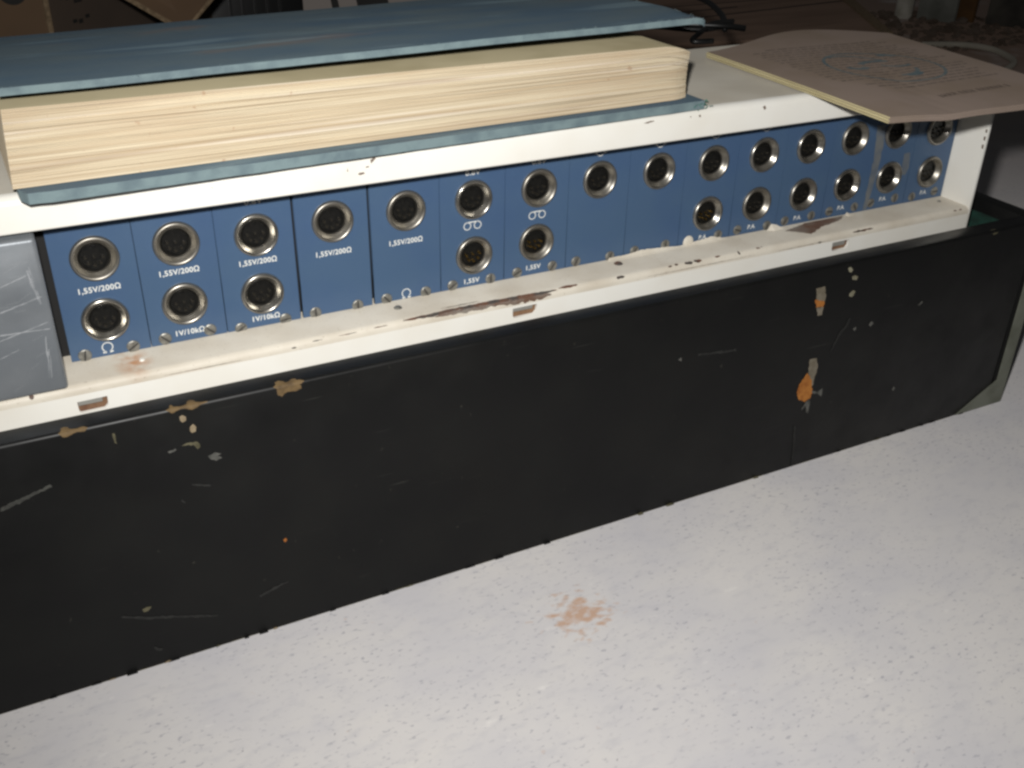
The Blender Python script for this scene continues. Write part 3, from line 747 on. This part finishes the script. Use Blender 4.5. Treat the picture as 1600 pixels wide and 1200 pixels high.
def lower(t, s):
    v = back_pt(t, s, ZT+0.15+3.4)
    v.y += 0.00035*noise.noise(Vector((t*23, s*3, 1)))*(1-s)
    # rounded corners at the fore edge
    if s < 0.02 and t < .02: v.x += .002*(1-t/.02); v.y += .0008
    return v
slab(bm, lower, 60, 24, 3.4)
bm_obj('back_cover', bm, [M['cloth'], M['cloth_edge']], book)
# page block: the fore edge built leaf by leaf as ridges
bm = bmesh.new()
nx, nz = 110, 120
zb0 = ZT+3.7
def ztop(t):
    z = lerp(57.0, 54.9, t)
    if t > .94: z -= 3.4*((t-.94)/.06)**2
    return z
rowy = [random.uniform(-.30, .30) for _ in range(nz+1)]
for k in range(0, nz+1, random.randint(5, 9)): rowy[k] += .35
gaps = set(); k = 4
while k < nz-1: gaps.add(k); k += random.randint(4, 11)
V = []
for i in range(nx+1):
    t = i/nx; colv = []
    for k in range(nz+1):
        u = k/nz
        z = lerp(zb0, ztop(t), u)+.25*noise.noise(Vector((t*5, u*6, 4)))*min(1, 8*u, 8*(1-u))
        x = lerp(lerp(-19.0, 230.8, t), lerp(-17.5, 230.6, t), u)
        yf = lerp(lerp(-23.0, -14.2, t), lerp(-22.2, -14.6, t), u)
        yf += 0.9*math.sin(math.pi*u)           # hollow fore edge
        yf += rowy[k]*(.6+.5*noise.noise(Vector((t*9, k*.7, 2))))
        if k in gaps: yf += 1.5*max(0, noise.noise(Vector((t*3.2, k*5.1, 8)))+.25)
        if t > .965: yf += 2.2*((t-.965)/.035)**2
        colv.append(bm.verts.new(P(x, yf, z)))
    V.append(colv)
for i in range(nx):
    for k in range(nz): bm.faces.new((V[i][k], V[i+1][k], V[i+1][k+1], V[i][k+1])).material_index = 0
B = [[bm.verts.new(P(lerp(-21, 228, i/nx), lerp(98, 107, i/nx), z)) for z in (zb0, 51)] for i in range(nx+1)]
for i in range(nx):
    bm.faces.new((V[i][nz], V[i+1][nz], B[i+1][1], B[i][1])).material_index = 1
    bm.faces.new((B[i][0], B[i][1], B[i+1][1], B[i+1][0])).material_index = 0
bm.faces.new([V[0][k] for k in range(nz+1)]+[B[0][1], B[0][0]])
bm.faces.new([V[nx][k] for k in range(nz, -1, -1)]+[B[nx][0], B[nx][1]])
bm_obj('page_block', bm, [M['pages'], M['flyleaf']], book)
# upper cover, lifted off the pages and warped
def upper(t, s):
    fx, fy, fz = lerp(-17.0, 238.6, t), lerp(-17.5, -11.5, t), lerp(61.9, 64.2, t)
    bx, by, bz = lerp(-11.0, 240.0, t), lerp(104, 110, t), lerp(53.6, 57.4, t)
    x, y, z = lerp(fx, bx, s), lerp(fy, by, s), lerp(fz, bz, s)
    z += .8*math.sin(math.pi*s)+.35*noise.noise(Vector((t*4, s*3, 7)))
    y += .3*noise.noise(Vector((t*14, s*3, 3)))*(1-s)
    if t > .975 and s < .25: z -= 2.0*((t-.975)/.025)**2*(1-s/.25)   # bent corner
    if t > .99: y += 2.2*(1-s)*(t-.99)/.01*(1 if s < .05 else 0)
    return P(x, y, z)
bm = bmesh.new(); slab(bm, upper, 80, 30, 2.3)
bm_obj('front_cover', bm, [M['cloth'], M['cloth_edge']], book, angle=50)
bm = bmesh.new()
for i in range(41):
    t = i/40
    x = lerp(-21, 232, t)
    prof_ = [(lerp(104, 110, t)-.5, lerp(53, 57, t)), (lerp(104, 110, t)+3.5, lerp(51, 54, t)), (lerp(104, 110, t)+5, 43), (lerp(104, 110, t)+3.5, 34), (lerp(100, 110, t)-.5, ZT+.6)]
    row = [bm.verts.new(P(x, y, z)) for y, z in prof_]
    if i:
        for k in range(4): bm.faces.new((prev[k], row[k], row[k+1], prev[k+1]))
    prev = row
bm_obj('spine', bm, M['cloth'], book, smooth=True)
# frayed corner and loose threads
bm = bmesh.new()
for k in range(60):
    b0 = P(random.uniform(230, 238.5), random.uniform(-18.8, -10), ZT+random.uniform(.3, 2.8))
    d = Vector((random.uniform(-.2, 1), random.uniform(-1, .3), random.uniform(-.5, .9)))*random.uniform(.0008, .0024)
    tube(bm, [b0, b0+d*.5+Vector((0, 0, random.uniform(-.3, .3)/1000)), b0+d], .13, 4)
o = bm_obj('frayed_corner', bm, M['cloth_green'], book); o['kind'] = 'stuff'
bm = bmesh.new()
for k in range(70):
    t = random.choice((random.uniform(.70, .80), random.uniform(.85, 1), random.uniform(0, 1)))
    s = random.choice((0, 0, random.uniform(0, .5)))
    if s: t = 1
    b0 = upper(t, s)
    d = Vector((random.uniform(-.6, .8), random.uniform(-1, .4), random.uniform(-.2, .9)))*random.uniform(.0005, .0014)
    tube(bm, [b0, b0+d*.5, b0+d+Vector((0, 0, -.0002))], .10, 4)
o = bm_obj('loose_threads', bm, M['cloth_edge'], book); o['kind'] = 'stuff'

# ---------------------------------------------------------------- the booklet
bk = thing('open_booklet', 'cream booklet printed with text lines and a round teal emblem, hanging over the rack edge', 'booklet', (350, 0, ZT))
def leaf(u, v, lift=0.0, dx=0.0):
    """u across (0 left), v from back (0) to front (1)"""
    xl = lerp(292.5, 287.0, v); xr = lerp(413, 393, v)
    x = lerp(xl, xr, u)+dx
    y = lerp(57+24*math.sin(math.pi*u**1.6)+3*u, lerp(-67, -75, u), v)
    z = 33.2+.35*math.sin(u*5+v*3)-1.0*max(0, v-.6)/.4*u
    z -= .8*math.exp(-((u*.9+v*.5-.75)/.08)**2)*v
    return P(x, y, z+lift)
for k in range(4):
    bm = bmesh.new()
    dx = (0, -.5, .2, -.3)[k]
    def fn(t, s): return leaf(t, s, -.62*k, dx)
    slab(bm, fn, 16, 30, .52, 0, 1)
    for f in bm.faces:
        if abs(f.normal.z) < .3 or f.calc_area() < 0: pass
    bm_obj('page', bm, [M['paper'], M['paper_edge']], bk)
# print: lines of small type, each a broken row of strokes
def leaf_xy(x, y, lift=.05):
    u, v = (x-297)/115, (63-y)/130
    for _ in range(6):
        xl = lerp(292.5, 287.0, v); xr = lerp(413, 393, v)
        u = min(1, max(0, (x-xl)/(xr-xl))); yb = 57+24*math.sin(math.pi*u**1.6)+3*u; v = (yb-y)/(yb-lerp(-67, -75, u))
    return leaf(u, v, lift)
bm = bmesh.new()
for r in range(20):
    y = 47-r*4.1
    x = 308+random.uniform(0, 3)+max(0, r-14)*3 + (10 if r in (0, 16) else 0)
    xend = 396 - (random.uniform(0, 12))
    while x < xend:
        l = random.uniform(2.2, 7)
        bm.faces.new([bm.verts.new(leaf_xy(*q)) for q in ((x, y-.7), (min(x+l, xend), y-.7), (min(x+l, xend), y+.7), (x, y+.7))])
        x += l+1.0
o = bm_obj('printed_lines', bm, M['ink_grey'], bk); o['kind'] = 'stuff'
bm = bmesh.new()
def arc_on(cx, cy, r, w, a0, a1, n=60, sq=1.0):
    rows = []
    for i in range(n+1):
        a = math.radians(a0+(a1-a0)*i/n)
        rows.append([bm.verts.new(leaf_xy(cx+q*math.cos(a), cy+q*sq*math.sin(a), .09)) for q in (r-w/2, r+w/2)])
    for a, b in zip(rows, rows[1:]): bm.faces.new((a[0], a[1], b[1], b[0]))
arc_on(352, 2, 27, 1.5, 0, 360)
arc_on(344, 8, 17, 1.8, 10, 110); arc_on(354, -4, 16, 3.0, 60, 130); arc_on(362, 8, 9, 2.0, 200, 300)
arc_on(338, 6, 5, 3.4, 190, 330); arc_on(368, 16, 4, 3.6, 0, 120); arc_on(354, -10, 6, 2.8, 230, 330); arc_on(352, -2, 12, 2.0, 250, 340)
bm_obj('emblem', bm, M['ink_teal'], bk)
bm = bmesh.new()
x = 334.0
for w in (1.6, 2.2, 2.0, 2.4, 0, 2.0, 2.2, 1.0, 2.0, 0, 2.2, 2.0, 2.4, 1.8, 2.0, 2.2, 0, 1.6):
    if w:
        k = random.random()
        for q in (((x, -46), (x+.6, -46), (x+.6+.8*k, -42), (x+.8*k, -42)), ((x+w-.6, -46), (x+w, -46), (x+w-.6*k, -42), (x+w-.6-.6*k, -42)), ((x+.3, -44.4), (x+w-.3, -44.4), (x+w-.3, -43.5), (x+.3, -43.5))):
            bm.faces.new([bm.verts.new(leaf_xy(a, b-4.0+.018*(x-337), .07)) for a, b in q])
    x += w+.6 if w else 1.2
o = bm_obj('title_line', bm, M['ink_dark'], bk)

# ---------------------------------------------------------------- cord behind the book
bm = bmesh.new()
C1 = [(150, 150, -148), (160, 150, -60), (180, 150, 10), (205, 150, 33), (262, 152, 36), (301, 176, 40), (345, 176, 42), (356, 150, 40), (350, 122, 36), (336, 100, 33)]
tube(bm, smooth_path([P(*p) for p in C1], 10), 1.6, 8)
C2 = [(348, 98, 33), (338, 103, 34), (322, 106, 33), (300, 122, 34), (270, 134, 35), (225, 142, 35), (190, 146, 20), (170, 150, -60), (165, 150, -148)]
tube(bm, smooth_path([P(*p) for p in C2], 8), 1.6, 8)
C3 = [(344, 104, 36), (330, 103, 36), (318, 96, 34), (302, 82, 33), (312, 78, 33)]
tube(bm, smooth_path([P(*p) for p in C3], 8), 1.3, 8)
C4 = [(345, 96, 34), (330, 96, 36), (310, 110, 36), (280, 126, 37), (240, 136, 36), (205, 140, 26), (185, 146, -60), (180, 150, -148)]
tube(bm, smooth_path([P(*p) for p in C4], 8), 1.2, 8)
tag(bm_obj('black_cable', bm, M['cable'], None, smooth=True), 'looped black cable bunched behind the right end of the blue book', 'cable')

# ---------------------------------------------------------------- cardboard boxes and clutter behind
cb = thing('cardboard_box', 'brown cardboard box with black print and an open flap, behind the book at left', 'box', (60, 330, -ZF))
c0 = Vector((21.6, 300)); cl = Vector((-260, 262)); cr = Vector((180, 470))
def wallq(bm, a, b, z0, z1, th=4):
    d = (b-a).normalized(); nrm = Vector((-d.y, d.x))*th
    extrude_poly(bm, [P(a.x, a.y, z0), P(b.x, b.y, z0), P(b.x, b.y, z1), P(a.x, a.y, z1)], Vector((nrm.x, nrm.y, 0))/1000)
bm = bmesh.new(); wallq(bm, cl, c0, -149, 84); bm_obj('front_side', bm, M['card'], cb)
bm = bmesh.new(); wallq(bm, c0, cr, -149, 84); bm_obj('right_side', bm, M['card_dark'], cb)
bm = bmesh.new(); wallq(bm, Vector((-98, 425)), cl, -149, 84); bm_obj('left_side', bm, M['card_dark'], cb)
bm = bmesh.new(); extrude_poly(bm, [P(88.5, 262, 21), P(20, 292, 66), P(60, 300, 88), P(150, 330, 92), P(131, 292, 52)], Vector((.0012, .003, .0015)))
bm_obj('flap', bm, [M['card']], cb)
bm = bmesh.new()
tube(bm, [P(19.5, 291.5, 66), P(87.6, 261.5, 21), P(131, 291.4, 52)], 1.5, 6)
bm_obj('flap_edge', bm, M['card_edge'], cb)
bm = bmesh.new(); tube(bm, [P(c0.x, c0.y-.6, -149), P(c0.x, c0.y-.6, 84)], 1.6, 6); bm_obj('corner_fold', bm, M['card_edge'], cb)
def on_seg(a, b, t, z, off=.5):
    d = (b-a).normalized(); nrm = Vector((d.y, -d.x))*off; q = a+d*t+nrm
    return P(q.x, q.y, z)
bm = bmesh.new()
L0 = (c0-cl).length
rows = []
for i in range(25):
    a = 2*math.pi*i/24
    rows.append([bm.verts.new(on_seg(cl, c0, L0-16+r*math.cos(a)*1.1, 41+r*math.sin(a))) for r in (3.4, 6.6)])
for a, b in zip(rows, rows[1:]): bm.faces.new((a[0], a[1], b[1], b[0]))
for t, z, w, h in ((9, 34, 2.2, 5), (13, 33, 1.5, 5.5), (18, 35.5, 5.5, 1.5), (18, 32, 1.6, 4), (22.5, 33, 1.5, 4.5), (18, 30.5, 5.5, 1.4), (15, 20, 3, 2), (19, 19, 3, 2.4), (24, 21, 3, 2)):
    bm.faces.new([bm.verts.new(on_seg(c0, cr, t*1.3+dx, z+dz)) for dx, dz in ((0, 0), (w*1.3, 0), (w*1.3, h), (0, h))])
bm_obj('carton_print', bm, M['card_ink'], cb)

bm = bmesh.new(); box(bm, 100, 205, 424, 560, -149, 60, 4, 2)  # black box added to fill the dark gap beside the cardboard box
for k in range(5): box(bm, 150+k*9, 151.2+k*9, 421, 424.5, -20, 45)
tag(bm_obj('black_crate', bm, M['plastic'], None, angle=40), 'black plastic crate in shadow behind the book, beside the cardboard box', 'crate')
bm = bmesh.new(); extrude_poly(bm, [P(204, 418, -149), P(300, 400, -149), P(300, 412, 60), P(205, 430, 60)], Vector((0, .0015, 0)))
sh = bm_obj('white_sheet', bm, M['sheet'], None)
tag(sh, 'pale upright sheet with black slanted strokes beyond the book cover', 'sheet')
bm = bmesh.new()
for x0, x1, dz in ((222, 226, 0), (240, 262, 4)):
    poly(bm, [P(x0+2, 412.5-.18*(x0-205), -14+dz), P(x1+3, 412.5-.18*(x1-205), -12+dz), P(x1-2, 424-.18*(x1-205), 34), P(x0-3, 424-.18*(x0-205), 34)])
bm_obj('black_strokes', bm, M['card_ink'], sh)

# big flat carton behind the rack
ct = thing('flat_carton', 'large flat brown carton lying behind the rack beyond the booklet', 'carton', (740, 590, -ZF))
bm = bmesh.new()
extrude_poly(bm, [P(x, y, -62) for x, y in ((806, 428), (500, 492), (610, 850), (985, 705))], Vector((0, 0, -.087)))
bm_obj('carton_body', bm, mat('carton_brown', srgb('8A7160'), .85, var=srgb('7A6353'), vscale=8, vstretch=(1, 6, 1)), ct)
bm = bmesh.new(); extrude_poly(bm, [P(x, y, -60.0) for x, y in ((810, 428), (799, 431), (974, 712), (987, 706))], Vector((0, 0, -.0018)))
bm_obj('carton_rim', bm, M['card_edge'], ct)
bm = bmesh.new()
for k, (a, b, c, d) in enumerate(((560, 560, 905, 600), (590, 640, 940, 640), (585, 600, 760, 612))):
    poly(bm, [P(a, b, -61.9+.02*k), P(c, d, -61.9+.02*k), P(c, d+4, -61.9+.02*k), P(a, b+2.5, -61.9+.02*k)])
bm_obj('carton_seam', bm, M['card_ink'], ct)

# things standing on the dirty floor at the far right
bm = bmesh.new(); bmesh.ops.create_cone(bm, cap_ends=True, segments=20, radius1=.013, radius2=.0125, depth=.30)
for v in bm.verts: v.co += P(1294, 866, -149.6+150)
tag(bm_obj('pale_post', bm, M['post'], None, angle=40), 'short pale round post standing at the back right', 'post')
bm = bmesh.new(); box(bm, 0, 58, 0, 10, -149.5, 180, 1)
for v in bm.verts:
    q = v.co - P(0, 0, -ZF); a = math.radians(-68)
    v.co = Vector((q.x*math.cos(a)-q.y*math.sin(a), q.x*math.sin(a)+q.y*math.cos(a), q.z))+P(1306, 850, -ZF)
tag(bm_obj('grey_board', bm, M['grey_board'], None), 'upright grey board standing beside the pale post at the back right', 'board')
bm = bmesh.new(); box(bm, 0, 34, 0, 12, -149.5, 180, 1)
for v in bm.verts:
    q = v.co - P(0, 0, -ZF); a = math.radians(-66)
    v.co = Vector((q.x*math.cos(a)-q.y*math.sin(a), q.x*math.sin(a)+q.y*math.cos(a), q.z))+P(1346, 820, -ZF)
tag(bm_obj('rusty_board', bm, M['rust_board'], None), 'narrow rusty brown board standing right of the grey board', 'board')
bm = bmesh.new(); box(bm, 0, 70, 0, 14, -149.5, 180, 1)
for v in bm.verts:
    q = v.co - P(0, 0, -ZF); a = math.radians(-64)
    v.co = Vector((q.x*math.cos(a)-q.y*math.sin(a), q.x*math.sin(a)+q.y*math.cos(a), q.z))+P(1372, 775, -ZF)
tag(bm_obj('dark_board', bm, mat('dark_weathered_board', srgb('3E3A34'), .85, var=srgb('5A554C'), vscale=25), None), 'dark weathered board at the far right corner behind the booklet', 'board')
bm = bmesh.new()
tube(bm, smooth_path([P(1150, 690, -147), P(1190, 668, -146), P(1202, 637, -144), P(1204, 606, -145), P(1172, 556, -146), P(1100, 520, -147)], 8), 4.0, 8)
tag(bm_obj('pale_cable', bm, M['pale_cable'], None, smooth=True), 'pale grey cable curving over the dirty floor behind the booklet', 'cable')
bm = bmesh.new()
for k in range(420):
    x, y = random.uniform(1130, 1420), random.uniform(640, 900)
    r = random.uniform(1.5, 6)*(1.6 if random.random() < .1 else 1)
    q = bmesh.ops.create_icosphere(bm, subdivisions=1, radius=r/1000)
    for v in q['verts']:
        v.co = Vector((v.co.x*random.uniform(.7, 1.4), v.co.y*random.uniform(.7, 1.4), v.co.z*.6))+P(x, y, -149.6+r*.4)
rb = bm_obj('rubble', bm, M['rubble'], None); rb['kind'] = 'stuff'; rb['label'] = 'loose rubble and crumbs on the floor at the back right'
